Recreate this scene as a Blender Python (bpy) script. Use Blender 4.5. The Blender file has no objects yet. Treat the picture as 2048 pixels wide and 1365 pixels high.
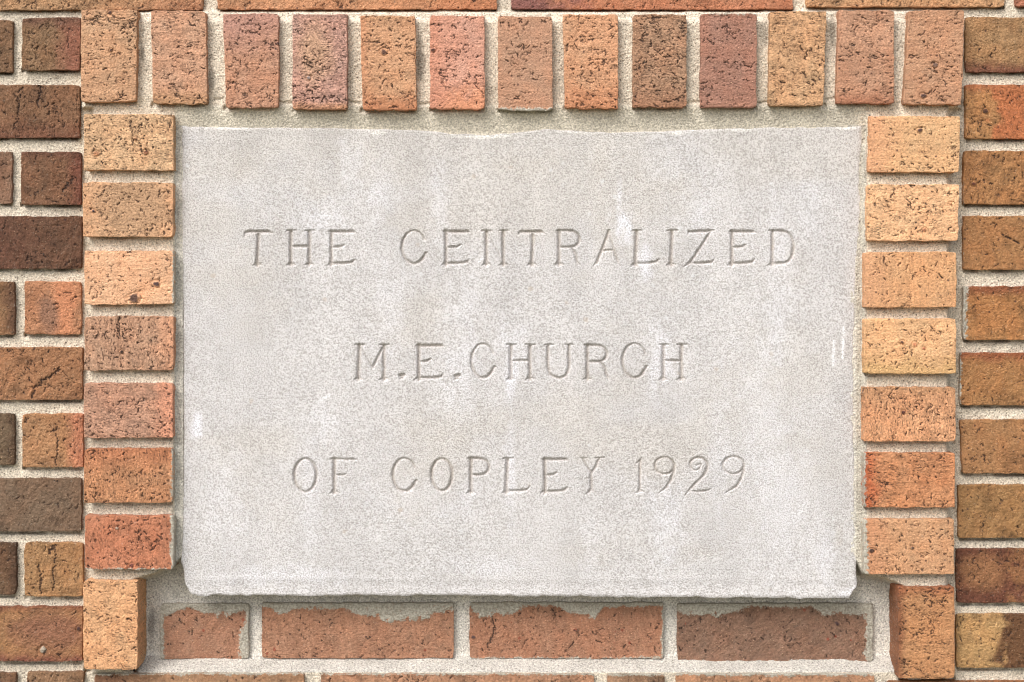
import bpy, math, random
import numpy as np

# ------------------------------------------------------------------ camera, sky, sun, exposure
S = bpy.context.scene
COL = S.collection
DIST, TILT, LENS = 1.75, math.radians(2.4), 60.0
CAM = np.array([0.0, -DIST * math.cos(TILT), DIST * math.sin(TILT)])
cd = bpy.data.cameras.new("camera"); cam = bpy.data.objects.new("camera", cd); COL.objects.link(cam)
cam.location = CAM.tolist(); cam.rotation_euler = (math.pi / 2 - TILT, 0, 0)
cd.lens = LENS; cd.sensor_width = 36.0; cd.clip_start = 0.05; cd.clip_end = 500.0
S.camera = cam

SUN_EL, SUN_AZ = math.radians(46), math.radians(34)       # azimuth: to the left of the wall's normal
to_sun = (-math.sin(SUN_AZ) * math.cos(SUN_EL), -math.cos(SUN_AZ) * math.cos(SUN_EL), math.sin(SUN_EL))
w = bpy.data.worlds.new("World"); S.world = w; w.use_nodes = True
wn = w.node_tree.nodes; wl = w.node_tree.links
bg = wn["Background"]
sky = wn.new("ShaderNodeTexSky"); sky.sky_type = 'NISHITA'; sky.sun_disc = False
sky.sun_elevation = SUN_EL; sky.sun_rotation = math.pi + SUN_AZ
sky.dust_density = 4.0; sky.air_density = 1.0
hs = wn.new("ShaderNodeHueSaturation"); hs.inputs["Saturation"].default_value = 0.35   # thin cloud
wl.new(sky.outputs[0], hs.inputs["Color"]); wl.new(hs.outputs[0], bg.inputs["Color"])
bg.inputs["Strength"].default_value = 0.15
sd = bpy.data.lights.new("sun", 'SUN'); sun = bpy.data.objects.new("sun", sd); COL.objects.link(sun)
sd.energy = 1.15; sd.angle = math.radians(32); sd.color = (1.0, 0.962, 0.935)
from mathutils import Vector
sun.rotation_euler = Vector(to_sun).to_track_quat('Z', 'Y').to_euler()
S.view_settings.view_transform = 'Standard'; S.view_settings.look = 'None'
S.view_settings.gamma = 1.0; S.view_settings.use_curve_mapping = False
S.view_settings.exposure = 0.60
S.cycles.filter_width = 1.1
LIGHT = 1.0       # how bright an albedo of 1 shows on the wall; photo colours are divided by it

# ------------------------------------------------------------------ small numeric tools
MM = 0.001
FPX = LENS / 36.0 * 2048.0
ct, st = math.cos(TILT), math.sin(TILT)

def unproject(px, py, depth):
    """photo position + depth behind the frame's face (m) -> world x, y, z"""
    px = np.asarray(px, float); py = np.asarray(py, float); depth = np.asarray(depth, float)
    xc = (px - 1024.0) / FPX; yc = -(py - 682.5) / FPX
    dy = ct + yc * st; dz = -st + yc * ct
    t = (depth - CAM[1]) / dy
    return np.stack([np.broadcast_to(xc * t, t.shape), np.broadcast_to(depth, t.shape), CAM[2] + dz * t], -1)

def hash2(ix, iy, seed):
    h = (ix.astype(np.int64) * 374761393 + iy.astype(np.int64) * 668265263 + seed * 982451653) & 0xFFFFFFFF
    h = ((h ^ (h >> 13)) * 1274126177) & 0xFFFFFFFF
    h = ((h ^ (h >> 15)) * 2246822519) & 0xFFFFFFFF
    return ((h ^ (h >> 16)) & 0xFFFFFF) / float(0xFFFFFF)

def vnoise(x, y, seed):
    ix = np.floor(x); iy = np.floor(y); fx = x - ix; fy = y - iy
    fx = fx * fx * (3 - 2 * fx); fy = fy * fy * (3 - 2 * fy)
    a = hash2(ix, iy, seed); b = hash2(ix + 1, iy, seed); c = hash2(ix, iy + 1, seed); d = hash2(ix + 1, iy + 1, seed)
    return (a + (b - a) * fx) * (1 - fy) + (c + (d - c) * fx) * fy

def fbm(x, y, seed, octaves=3):
    s = 0; a = 1; n = 0
    for k in range(octaves):
        s = s + a * vnoise(x * 2 ** k + 17.3 * k, y * 2 ** k - 9.1 * k, seed + 31 * k); n += a; a *= 0.5
    return s / n * 2 - 1                                  # -1..1

def sstep(a, b, x):
    t = np.clip((x - a) / (b - a), 0, 1); return t * t * (3 - 2 * t)

def lin(c, tone=(1.0, 1.0, 1.0)):
    c = np.array(c, float) / 255.0
    c = np.where(c <= 0.04045, c / 12.92, ((c + 0.055) / 1.055) ** 2.4)
    g = c @ np.array([0.3, 0.59, 0.11])
    return (c + (g - c) * 0.08) * np.array(tone) / LIGHT

def axis(a, b, lo, hi, step, coarse):
    """grid lines from a to b: fine between lo and hi, coarse outside"""
    out = [a]
    def run(p, q, s):
        if q - p > 1e-6:
            n = max(1, int(math.ceil((q - p) / s))); out.extend(np.linspace(p, q, n + 1)[1:])
    l = min(max(lo, a), b); h = max(min(hi, b), a)
    run(a, l, coarse); run(l, h, step); run(h, b, coarse)
    return np.array(out)

# ------------------------------------------------------------------ object helpers
def mesh_obj(name, verts, faces, mat, parent=None, attrs=None, normals=None, smooth=True):
    me = bpy.data.meshes.new(name)
    verts = np.asarray(verts, np.float32); 
    if isinstance(faces, np.ndarray):
        n = len(faces)
        me.vertices.add(len(verts)); me.vertices.foreach_set("co", verts.ravel())
        me.loops.add(n * 4); me.loops.foreach_set("vertex_index", faces.astype(np.int32).ravel())
        me.polygons.add(n); me.polygons.foreach_set("loop_start", np.arange(0, n * 4, 4, dtype=np.int32))
        me.update(calc_edges=True)
    else:
        me.from_pydata(verts.tolist(), [], faces)
    me.validate()
    me.polygons.foreach_set("use_smooth", np.full(len(me.polygons), smooth, bool))
    for k, v in (attrs or {}).items():
        v = np.asarray(v, np.float32)
        if k == 'tear':
            a = me.attributes.new(k, 'FLOAT_VECTOR', 'POINT'); a.data.foreach_set("vector", v.ravel())
        elif v.ndim == 2:
            a = me.attributes.new(k, 'FLOAT_COLOR', 'POINT')
            a.data.foreach_set("color", np.concatenate([v, np.ones((len(v), 1), np.float32)], 1).ravel())
        else:
            a = me.attributes.new(k, 'FLOAT', 'POINT'); a.data.foreach_set("value", v)
    me.materials.append(mat)
    if normals is not None:
        me.normals_split_custom_set_from_vertices(np.asarray(normals, np.float32))
    me.update()
    o = bpy.data.objects.new(name, me); COL.objects.link(o)
    if parent: o.parent = parent
    return o

def thing(name, label, cat):
    o = bpy.data.objects.new(name, None); COL.objects.link(o)
    o["label"] = label; o["category"] = cat
    return o

def grid_faces(nr, nc):
    i = np.arange(nr * nc).reshape(nr, nc)
    return np.stack([i[:-1, :-1], i[1:, :-1], i[1:, 1:], i[:-1, 1:]], -1).reshape(-1, 4)

def ring(nr, nc):
    i = np.arange(nr * nc).reshape(nr, nc)
    return np.concatenate([i[0, :-1], i[:-1, -1], i[-1, :0:-1], i[:0:-1, 0]])   # clockwise seen from the front

# ------------------------------------------------------------------ materials
def new_mat(name, rough=0.9, spec=0.25):
    m = bpy.data.materials.new(name); m.use_nodes = True
    nt = m.node_tree; b = nt.nodes["Principled BSDF"]
    b.inputs["Roughness"].default_value = rough; b.inputs["Specular IOR Level"].default_value = spec
    return m, nt, b

class N:
    """terse node building"""
    def __init__(s, nt):
        s.nt = nt; s.co = nt.nodes.new("ShaderNodeTexCoord").outputs["Object"]
    def link(s, a, b): s.nt.links.new(a, b)
    def attr(s, name, out="Color"):
        n = s.nt.nodes.new("ShaderNodeAttribute"); n.attribute_name = name; return n.outputs[out]
    def noise(s, scale, detail=2, rough=0.5, stretch=None):
        n = s.nt.nodes.new("ShaderNodeTexNoise"); n.inputs["Scale"].default_value = scale
        n.inputs["Detail"].default_value = detail; n.inputs["Roughness"].default_value = rough
        co = s.co
        if stretch:
            m = s.nt.nodes.new("ShaderNodeMapping"); m.inputs["Scale"].default_value = stretch; s.link(co, m.inputs[0]); co = m.outputs[0]
        s.link(co, n.inputs["Vector"]); return n.outputs["Fac"]
    def voro(s, scale):
        n = s.nt.nodes.new("ShaderNodeTexVoronoi"); n.inputs["Scale"].default_value = scale
        s.link(s.co, n.inputs["Vector"]); return n.outputs["Distance"], n.outputs["Color"]
    def ramp(s, v, a, b, lo=0.0, hi=1.0):
        n = s.nt.nodes.new("ShaderNodeMapRange"); n.interpolation_type = 'SMOOTHSTEP'
        s.link(v, n.inputs[0])
        for k, x in zip((1, 2, 3, 4), (a, b, lo, hi)): n.inputs[k].default_value = x
        return n.outputs[0]
    def math(s, op, a, b=None):
        n = s.nt.nodes.new("ShaderNodeMath"); n.operation = op
        for k, x in enumerate((a, b)):
            if x is None: continue
            if isinstance(x, (int, float)): n.inputs[k].default_value = x
            else: s.link(x, n.inputs[k])
        return n.outputs[0]
    def mix(s, f, a, b, mode='MIX'):
        n = s.nt.nodes.new("ShaderNodeMix"); n.data_type = 'RGBA'; n.blend_type = mode
        for i, x in ((0, f), (6, a), (7, b)):
            if isinstance(x, (int, float)): n.inputs[i].default_value = x
            elif isinstance(x, tuple): n.inputs[i].default_value = (*x, 1)
            else: s.link(x, n.inputs[i])
        return n.outputs[2]
    def grey(s, v):
        n = s.nt.nodes.new("ShaderNodeCombineColor"); [s.link(v, n.inputs[i]) for i in range(3)]; return n.outputs[0]
    def red(s, c):
        n = s.nt.nodes.new("ShaderNodeSeparateColor"); s.link(c, n.inputs[0]); return n.outputs[0]
    def bump(s, h, strength, dist, prev=None):
        n = s.nt.nodes.new("ShaderNodeBump"); n.inputs["Strength"].default_value = strength; n.inputs["Distance"].default_value = dist
        s.link(h, n.inputs["Height"])
        if prev: s.link(prev, n.inputs["Normal"])
        return n.outputs[0]

def brick_material():
    m, nt, b = new_mat("fired_clay", 0.85, 0.3); n = N(nt)
    col = n.attr("Col")
    col = n.mix(1.0, col, n.grey(n.ramp(n.noise(420, 4, 0.65), 0.3, 0.7, 0.80, 1.18)), 'MULTIPLY')
    tc = n.attr("tear", "Vector")                          # runs along each brick's wire-cut drag, offset brick by brick
    def tnoise(sc, det, ro, st):
        mp = nt.nodes.new("ShaderNodeMapping"); mp.inputs["Scale"].default_value = st; n.link(tc, mp.inputs[0])
        q = nt.nodes.new("ShaderNodeTexNoise"); q.inputs["Scale"].default_value = sc; q.inputs["Detail"].default_value = det
        q.inputs["Roughness"].default_value = ro; n.link(mp.outputs[0], q.inputs["Vector"]); return q.outputs["Fac"]
    amt = n.attr("tearing", "Fac")
    drag = tnoise(230, 3, 0.6, (0.07, 1.0, 1.0))            # faint drag lines of the cutting wire
    col = n.mix(1.0, col, n.grey(n.ramp(drag, 0.3, 0.7, 0.90, 1.09)), 'MULTIPLY')
    fine = tnoise(800, 3, 0.6, (0.38, 1.0, 1.0))
    line = n.ramp(fine, 0.55, 0.64)                        # short dashes where the clay tore
    line = n.math('MULTIPLY', line, n.ramp(n.math('ADD', tnoise(95, 2, 0.5, (0.7, 1, 1)), amt), 0.40, 0.62))
    hair = n.ramp(n.math('ABSOLUTE', n.math('SUBTRACT', tnoise(330, 4, 0.72, (0.55, 1, 1)), 0.5)), 0.008, 0.03, 1, 0)
    hair = n.math('MULTIPLY', hair, n.ramp(n.math('ADD', tnoise(110, 3, 0.6, (0.6, 1, 1)), amt), 0.5, 0.6))
    line = n.math('MAXIMUM', line, n.math('MULTIPLY', hair, 0.45))
    d1, c1 = n.voro(420)                                   # pale grit
    g = n.math('MULTIPLY', n.ramp(d1, 0.14, 0.34, 1, 0), n.ramp(n.math('ADD', n.red(c1), n.attr("grit", "Fac")), 0.9, 0.98))
    col = n.mix(n.math('MULTIPLY', g, 0.75), col, n.mix(0.25, n.mix(1.0, col, (1.7, 1.7, 1.6), 'MULTIPLY'), (0.72, 0.55, 0.36)))
    d3, c3 = n.voro(120)                                   # red chips in the recessed course
    d3 = n.math('ADD', d3, n.math('MULTIPLY', n.noise(420, 2), 0.3))
    g3 = n.math('MULTIPLY', n.ramp(d3, 0.3, 0.38, 1, 0), n.ramp(n.math('ADD', n.red(c3), n.attr("chips", "Fac")), 1.0, 1.03))
    col = n.mix(n.math('MULTIPLY', g3, 0.8), col, (0.34, 0.085, 0.05))
    d2, c2 = n.voro(150)                                   # iron spots
    g2 = n.math('MULTIPLY', n.ramp(d2, 0.10, 0.24, 1, 0), n.ramp(n.red(c2), 0.86, 0.89))
    col = n.mix(n.math('MULTIPLY', g2, 0.8), col, (0.075, 0.035, 0.03))
    col = n.mix(n.ramp(n.math('ADD', n.attr("pit", "Fac"), n.math('MULTIPLY', line, 0.55)), 0.1, 0.75, 0, 0.88), col, (0.045, 0.025, 0.02))  # shade of the pits and tears deepened in the colour
    sm = n.math('ADD', n.attr("smear", "Fac"), n.ramp(n.noise(330, 4, 0.7), 0.3, 0.7, -0.42, 0.42))
    mort = n.mix(n.ramp(n.noise(500, 3), 0.35, 0.65), (0.40, 0.36, 0.29), (0.60, 0.56, 0.47))
    col = n.mix(n.ramp(sm, 0.28, 0.8), col, mort)
    n.link(col, b.inputs["Base Color"])
    h = n.math('ADD', n.noise(480, 4, 0.6), n.math('MULTIPLY', n.noise(1200, 2), 0.5))
    h = n.math('SUBTRACT', h, n.math('MULTIPLY', line, 0.5))
    h = n.math('ADD', h, n.math('ADD', n.math('MULTIPLY', g, 0.25), n.math('MULTIPLY', drag, 0.5)))
    h = n.math('MULTIPLY', h, n.math('ADD', n.math('MULTIPLY', n.attr("grit", "Fac"), 3.0), 0.7))
    n.link(n.bump(h, 1.0, 0.0018), b.inputs["Normal"])
    return m

def mortar_material():
    m, nt, b = new_mat("sand_mortar", 0.95, 0.15); n = N(nt)
    col = n.attr("Col")
    col = n.mix(1.0, col, n.grey(n.ramp(n.noise(560, 4, 0.75), 0.34, 0.66, 0.58, 1.27)), 'MULTIPLY')
    col = n.mix(1.0, col, n.grey(n.ramp(n.noise(35, 3), 0.3, 0.7, 0.9, 1.08)), 'MULTIPLY')
    d1, c1 = n.voro(430)
    g = n.math('MULTIPLY', n.ramp(d1, 0.24, 0.42, 1, 0), n.ramp(n.red(c1), 0.74, 0.8))
    g = n.math('MULTIPLY', g, n.attr("sand", "Fac"))
    col = n.mix(n.math('MULTIPLY', g, 0.7), col, (0.13, 0.105, 0.08))
    d2, c2 = n.voro(240)
    g2 = n.math('MULTIPLY', n.ramp(d2, 0.14, 0.28, 1, 0), n.ramp(n.red(c2), 0.92, 0.94))
    g2 = n.math('MULTIPLY', g2, n.attr("sand", "Fac"))
    col = n.mix(n.math('MULTIPLY', g2, 0.85), col, (0.09, 0.075, 0.065))
    n.link(col, b.inputs["Base Color"])
    h = n.math('ADD', n.noise(560, 3, 0.6), n.math('MULTIPLY', d1, 0.5))
    n.link(n.bump(h, 0.9, 0.0016), b.inputs["Normal"])
    return m

def stone_material():
    m, nt, b = new_mat("bush_hammered_limestone", 0.95, 0.15); n = N(nt)
    col = n.attr("Col")
    st_ = n.noise(690, 3, 0.65)
    col = n.mix(1.0, col, n.mix(n.ramp(st_, 0.36, 0.58), (0.65, 0.625, 0.605), (1.085, 1.085, 1.09)), 'MULTIPLY')
    d1, c1 = n.voro(75)                                    # shell bits, pale
    g = n.math('MULTIPLY', n.ramp(n.math('ADD', d1, n.math('MULTIPLY', n.noise(300, 2), 0.25)), 0.22, 0.34, 1, 0), n.ramp(n.red(c1), 0.9, 0.93))
    col = n.mix(n.math('MULTIPLY', g, 0.55), col, (0.78, 0.78, 0.79))
    d2, c2 = n.voro(52)                                    # tan bits
    g2 = n.math('MULTIPLY', n.ramp(n.math('ADD', d2, n.math('MULTIPLY', n.noise(300, 2), 0.2)), 0.18, 0.28, 1, 0), n.ramp(n.red(c2), 0.93, 0.95))
    col = n.mix(n.math('MULTIPLY', g2, 0.4), col, (0.52, 0.42, 0.32))
    n.link(col, b.inputs["Base Color"])
    nb = n.bump(st_, 1.0, 0.0016)
    n.link(n.bump(n.noise(1100, 2), 0.5, 0.0005, nb), b.inputs["Normal"])
    return m

M_BRICK = brick_material(); M_MORTAR = mortar_material(); M_STONE = stone_material()

# ------------------------------------------------------------------ ground (out of frame, but it throws light up the wall)
GROUND_Z = -1.15
m, nt, b = new_mat("short_grass", 0.95, 0.1); n = N(nt)
n.link(n.mix(n.ramp(n.noise(3.0, 5), 0.35, 0.65), (0.11, 0.12, 0.06), (0.20, 0.175, 0.13)), b.inputs["Base Color"])
g = mesh_obj("ground", [(-120, -120, GROUND_Z), (120, -120, GROUND_Z), (120, 120, GROUND_Z), (-120, 120, GROUND_Z)],
             [(0, 1, 2, 3)], m, smooth=False)
g["kind"] = "structure"

# ------------------------------------------------------------------ things
WALL = thing("brick_wall", "brown and tan brick wall with pale mortar joints behind the projecting brick border", "wall")
FRAME = thing("brick_border", "projecting border of upright and header tan bricks framing the pale carved stone", "brick frame")

Y_FRAME, Y_WALL, Y_LOW = 0.0, 0.014, 0.037
RECTS = []          # photo rectangles covered by bricks, for trimming the mortar bed

def cracks(rng, x0, y0, x1, y1, style):
    """jagged wire-cut tears, as (x, y, strength, radius) stamps"""
    pts = []
    area = (x1 - x0) * (y1 - y0) / 21000.0
    dens = rng.uniform(0.5, 1.4)
    if style == 'soldier': n1, hor, ln = 130, 0.75, (3, 10)
    elif style == 'header': n1, hor, ln = 110, 0.5, (2, 8)
    else: n1, hor, ln = 60, 0.25, (3, 10)
    # tears cluster
    cl = [(rng.uniform(x0, x1), rng.uniform(y0, y1)) for _ in range(max(3, int(9 * area)))]
    for k in range(int(n1 * area * dens)):
        if rng.random() < 0.55:
            c = rng.choice(cl); x = c[0] + rng.gauss(0, 13); y = c[1] + rng.gauss(0, 9)
        else:
            x = rng.uniform(x0, x1); y = rng.uniform(y0, y1)
        s = rng.uniform(0.4, 1.0); r = rng.uniform(0.6, 1.0)
        h = rng.random() < hor
        ang = (0 if h else math.pi / 2) + rng.gauss(0, 0.35)
        if style == 'rough': ang = rng.gauss(math.pi / 2 + 0.35, 0.7)
        for j in range(rng.randint(*ln)):
            pts.append((x, y, s, r * (1.0 + 0.5 * rng.random())))
            a = ang + rng.gauss(0, 0.65)
            if rng.random() < 0.2: a += math.pi / 2 * rng.choice((-1, 1))
            x += math.cos(a) * 1.7; y += math.sin(a) * 1.7
    for k in range(int(90 * area * dens)):                  # small pits
        pts.append((rng.uniform(x0, x1), rng.uniform(y0, y1), rng.uniform(0.3, 0.9), rng.uniform(0.8, 1.7)))
    return pts

def long_crack(rng, p, q, n=26, s=1.0, r=1.6):
    pts = []; off = 0
    for k in range(n):
        t = k / (n - 1); off = off * 0.7 + rng.gauss(0, 1.6)
        pts.append((p[0] + (q[0] - p[0]) * t + off, p[1] + (q[1] - p[1]) * t + off * 0.7, s, r))
    return pts

def stamp(mask, ax, ay, pts):
    if not pts: return
    P = np.array(pts)
    gx = np.interp(P[:, 0], ax, np.arange(len(ax))); gy = np.interp(P[:, 1], ay, np.arange(len(ay)))
    keep = (P[:, 0] > ax[0] + 1) & (P[:, 0] < ax[-1] - 1) & (P[:, 1] > ay[0] + 1) & (P[:, 1] < ay[-1] - 1)
    P, gx, gy = P[keep], gx[keep], gy[keep]
    ix = np.round(gx).astype(int); iy = np.round(gy).astype(int)
    for dj in range(-3, 4):
        for di in range(-3, 4):
            jx = ix + di; jy = iy + dj
            ok = (jx >= 0) & (jx < len(ax)) & (jy >= 0) & (jy < len(ay))
            dx = ax[np.clip(jx, 0, len(ax) - 1)] - P[:, 0]; dy = ay[np.clip(jy, 0, len(ay) - 1)] - P[:, 1]
            v = P[:, 2] * np.clip(1.25 - np.hypot(dx, dy) / (P[:, 3] * 1.25), 0, 1)
            np.maximum.at(mask, (jy[ok], jx[ok]), v[ok])

SEED = [100]
def brick(parent, x0, y0, x1, y1, col, depth, style='rough', patches=(), smear=None, spots=(), extra=(), label=None,
          dark=1.0, tl=(0, 0), tr=(0, 0), bl=(0, 0), br=(0, 0), chip=0.0, tilt=None):
    SEED[0] += 7; seed = SEED[0]; rng = random.Random(seed)
    RECTS.append((x0, y0, x1, y1))
    ang_t = {'soldier': 0.0, 'header': rng.choice((0.0, 0.0, math.pi / 2)), 'rough': rng.uniform(0.9, 1.9)}[style] + rng.gauss(0, 0.05)
    tearing = rng.uniform(-0.17, 0.10) + (0.0 if style != 'rough' else -0.06)
    step = 1.6 if style == 'rough' else 1.35
    ax = axis(x0, x1, -20, 2068, step, 14.0); ay = axis(y0, y1, -20, 1385, step, 14.0)
    X, Y = np.meshgrid(ax, ay)
    U = (X - x0) / (x1 - x0); V = (Y - y0) / (y1 - y0)
    # relief
    k = 1 / 48.0
    f1 = fbm(X * k, Y * k, seed, 2); f2 = fbm(X / 11.0, Y / 11.0, seed + 1, 3); f3 = fbm(X / 4.0, Y / 4.0, seed + 2, 2)
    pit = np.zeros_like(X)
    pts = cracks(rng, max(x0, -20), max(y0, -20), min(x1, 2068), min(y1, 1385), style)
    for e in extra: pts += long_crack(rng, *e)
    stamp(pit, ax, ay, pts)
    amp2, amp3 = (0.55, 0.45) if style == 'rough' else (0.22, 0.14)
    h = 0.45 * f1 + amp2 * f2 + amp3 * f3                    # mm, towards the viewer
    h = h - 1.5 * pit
    # colour
    base = lin(col, (0.98, 1.03, 1.05) if depth == Y_LOW else (1.0, 1.03, 1.0) if style == 'rough' else (1.0, 0.99, 1.06))
    if style != 'rough': base = base * 0.80 + lin((204, 156, 118)) * 0.20
    C = np.ones(X.shape + (3,)) * base
    fm = fbm(X / 30.0, Y / 30.0, seed + 5, 3)
    C = C * (1 + (0.10 if style != 'rough' else 0.15) * fm)[..., None]
    if style == 'rough' and depth == Y_WALL: C = C * (1 - 0.30 * sstep(0.05, 0.6, fbm(X / 38.0, Y / 20.0, seed + 15, 4)))[..., None]
    C = C * (np.array([1.0, 1.0, 1.0]) + np.array([0.05, -0.02, -0.06]) * fbm(X / 22.0, Y / 26.0, seed + 6, 2)[..., None])
    for p in patches:
        side, frac, pc = p[:3]; soft = 1.6 * (p[3] if len(p) > 3 else 0.10)
        nz = min(0.17, 0.6 * frac + 0.01 if side != 'C' else 0.17) * fbm(X / 24.0, Y / 24.0, seed + 9, 4)
        if side == 'C':
            q = 1 - np.hypot((U - p[4][0]) / p[4][2], (V - p[4][1]) / p[4][3]); wgt = sstep(-soft, soft + 0.15, q + nz * 2)
        else:
            q = {'L': U, 'R': 1 - U, 'T': V, 'B': 1 - V}[side]; wgt = 1 - sstep(frac - soft, frac + soft, q + nz)
        C = C * (1 - wgt[..., None]) + ((lin(pc) * 0.8 + lin(col) * 0.2) * np.ones_like(C)) * wgt[..., None]
    for (sx, sy, sr, sc) in spots:
        dd = np.hypot(X - sx, (Y - sy) * 1.1) + sr * 0.55 * f2 + sr * 0.35 * f3
        wgt = (1 - sstep(sr * 0.5, sr * 1.0, dd)) * 0.9
        C = C * (1 - wgt[..., None]) + lin(sc) * wgt[..., None]
        h = h + wgt * 0.5 - 1.2 * (sstep(sr * 0.8, sr * 1.1, dd) * (1 - sstep(sr * 1.2, sr * 1.7, dd)))
    # edges in millimetres
    ml = (X - x0) * 0.52; mr = (x1 - X) * 0.52; mt = (Y - y0) * 0.52; mb = (y1 - Y) * 0.52
    wob = 0.7 * fbm(X / 16.0, Y / 16.0, seed + 3, 3) - 3.2 * np.clip(fbm(X / 11.0, Y / 11.0, seed + 4, 3) - 0.42, 0, 1)
    ex = np.minimum(ml, mr); ey = np.minimum(mt, mb)
    r = 0.8
    e = np.where((ex < r) & (ey < r), r - np.hypot(r - np.minimum(ex, r), r - np.minimum(ey, r)), np.minimum(ex, ey))
    e = np.clip(e + 0.5 * wob, 0, r)
    h = h - (r - np.sqrt(np.clip(r * r - (r - e) ** 2, 0, None))) * 0.6
    # outline wobble, corners, chips (photo px)
    def wb(c, s, a): return a * fbm(c / 17.0, c * 0 + s * 0.37, seed + 11, 4)
    fl, fr, ft, fb = (np.exp(-q / 2.5) for q in (ml, mr, mt, mb))
    A = 2.0
    Xs = X + fl * (wb(Y, 1, A) + A * 0.5) + fr * (wb(Y, 2, A) - A * 0.5)
    Ys = Y + ft * (wb(X, 3, A) + A * 0.5) + fb * (wb(X, 4, A) - A * 0.5)
    if chip:
        cn = np.clip(fbm(X / 14.0, X * 0 + 5.5, seed + 13, 3), 0, 1)
        Ys = Ys - fb * chip * cn * 2.2; h = h - chip * 0.35 * np.exp(-mb / 2.0) * (0.5 + f2)
    cr = [rng.uniform(0.5, 4.0) for _ in range(4)]
    for wgt, sx, sy, c in ((fl * ft, 1, 1, cr[0]), (fr * ft, -1, 1, cr[1]), (fl * fb, 1, -1, cr[2]), (fr * fb, -1, -1, cr[3])):
        Xs = Xs + wgt * sx * c * 0.5; Ys = Ys + wgt * sy * c * 0.5
    # sheared corners
    wt = (1 - U) * (1 - V), U * (1 - V), (1 - U) * V, U * V
    for q, (dx, dy) in zip(wt, (tl, tr, bl, br)):
        Xs = Xs + q * dx; Ys = Ys + q * dy
    tx, ty = tilt if tilt else (rng.uniform(-0.8, 0.8), rng.uniform(-0.8, 0.8))
    D = depth + rng.uniform(-0.0008, 0.0008) - h * MM + (tx * (U - 0.5) + ty * (V - 0.5)) * MM
    # mortar smears
    sm = np.zeros_like(X)
    edge_d = np.minimum(ex, ey)
    sm = np.maximum(sm, 0.26 * np.exp(-edge_d / 0.8) * (0.5 + 0.5 * fbm(X / 18.0, Y / 18.0, seed + 21, 2)))
    for side, px_, *rest in (smear or ()):
        q = {'L': X - x0, 'R': x1 - X, 'T': Y - y0, 'B': y1 - Y}[side]
        along = Y if side in 'LR' else X
        if rest: ext = np.interp(along, [a for a, _ in rest[0]], [b_ for _, b_ in rest[0]])
        else: ext = px_ * (1.0 + 0.55 * fbm(along / 45.0, along * 0 + 2.2, seed + 23, 3))
        ext = ext * (1 + 0.4 * fbm(X / 12.0, Y / 12.0, seed + 26, 3)) + 3.0 * fbm(X / 14.0, Y / 14.0, seed + 25, 3)
        sm = np.maximum(sm, 1 - sstep(ext - 6, ext + 5, q))
    pit = pit * (1 - 0.8 * sm); D = D - (0.0016 if depth == Y_LOW else 0.0006) * sm
    P = unproject(Xs, Ys, D)
    nr, nc = X.shape
    V3 = P.reshape(-1, 3); F = grid_faces(nr, nc)
    rg = ring(nr, nc); m_ = len(rg)
    allV = [V3, V3[rg]]; allF = [F]; idx = len(V3) + np.arange(m_); base_n = len(V3) + m_
    back = max(depth + 0.035, 0.058)
    for kk, dep in enumerate((0.25, 1.0)):                    # sides run straight back into the wall
        S3 = V3[rg].copy(); S3[:, 1] = S3[:, 1] * (1 - dep) + back * dep
        if dep < 1:
            t_ = np.arange(m_); S3[:, 0] += 0.0003 * np.sin(t_ * 1.7); S3[:, 2] += 0.0003 * np.cos(t_ * 1.3)
        allV.append(S3); new = base_n + np.arange(m_); base_n += m_
        allF.append(np.stack([idx, np.roll(idx, -1), np.roll(new, -1), new], -1)); idx = new
    Cf = C.reshape(-1, 3) * (1.34 if style == 'rough' and x1 < 170 else 1.10 if style == 'rough' and depth == Y_WALL else 1.12)
    at = dict(Col=np.concatenate([Cf, Cf[rg], Cf[rg], Cf[rg]]),
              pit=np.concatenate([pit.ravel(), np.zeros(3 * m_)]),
              smear=np.concatenate([sm.ravel(), sm.ravel()[rg], sm.ravel()[rg] * 0.8, np.full(m_, 0.25)]))
    AV = np.concatenate(allV); ca, sa = math.cos(ang_t), math.sin(ang_t)
    at['tear'] = np.stack([AV[:, 0] * ca + AV[:, 2] * sa + AV[:, 1] * 0.7, -AV[:, 0] * sa + AV[:, 2] * ca, np.full(len(AV), seed * 0.137)], -1)
    at['grit'] = np.full(len(AV), 0.36 if depth == Y_LOW else (0.22 if style == 'rough' else 0.10)); at['chips'] = np.full(len(AV), 0.11 if depth == Y_LOW else 0.0)
    at['tearing'] = np.full(len(AV), tearing)
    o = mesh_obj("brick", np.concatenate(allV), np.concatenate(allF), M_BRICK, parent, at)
    if label: o["label"] = label
    return o

# ------------------------------------------------------------------ the border's bricks
def sol(*a, **k): k.setdefault('chip', 1.5); return brick(FRAME, *a[:4], a[4], Y_FRAME, 'soldier', **k)
def hed(*a, **k): return brick(FRAME, *a[:4], a[4], Y_FRAME, 'header', **k)
DARKSP = (62, 42, 48)
sol(161, 19, 275, 206, (186, 142, 102), br=(-2, -2), spots=[(222, 101, 4, DARKSP), (220, 26, 4, DARKSP)])
sol(301, 21, 412, 210, (190, 142, 108), br=(4, 0), bl=(4, -1), patches=[('B', 0.12, (176, 132, 92))])
sol(445, 27, 558, 217, (176, 126, 96), bl=(6, 0), patches=[('T', 0.25, (178, 132, 118), 0.2)], spots=[(556, 87, 4, DARKSP)])
sol(584, 28, 695, 220, (192, 146, 128), patches=[('C', 0, (202, 158, 124), 0.35, (0.4, 0.42, 0.34, 0.3)), ('B', 0.06, (196, 138, 96), 0.05)], spots=[(617, 156, 5, (128, 120, 118))],
    label="pinkish grey upright brick with a yellow blush")
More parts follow.
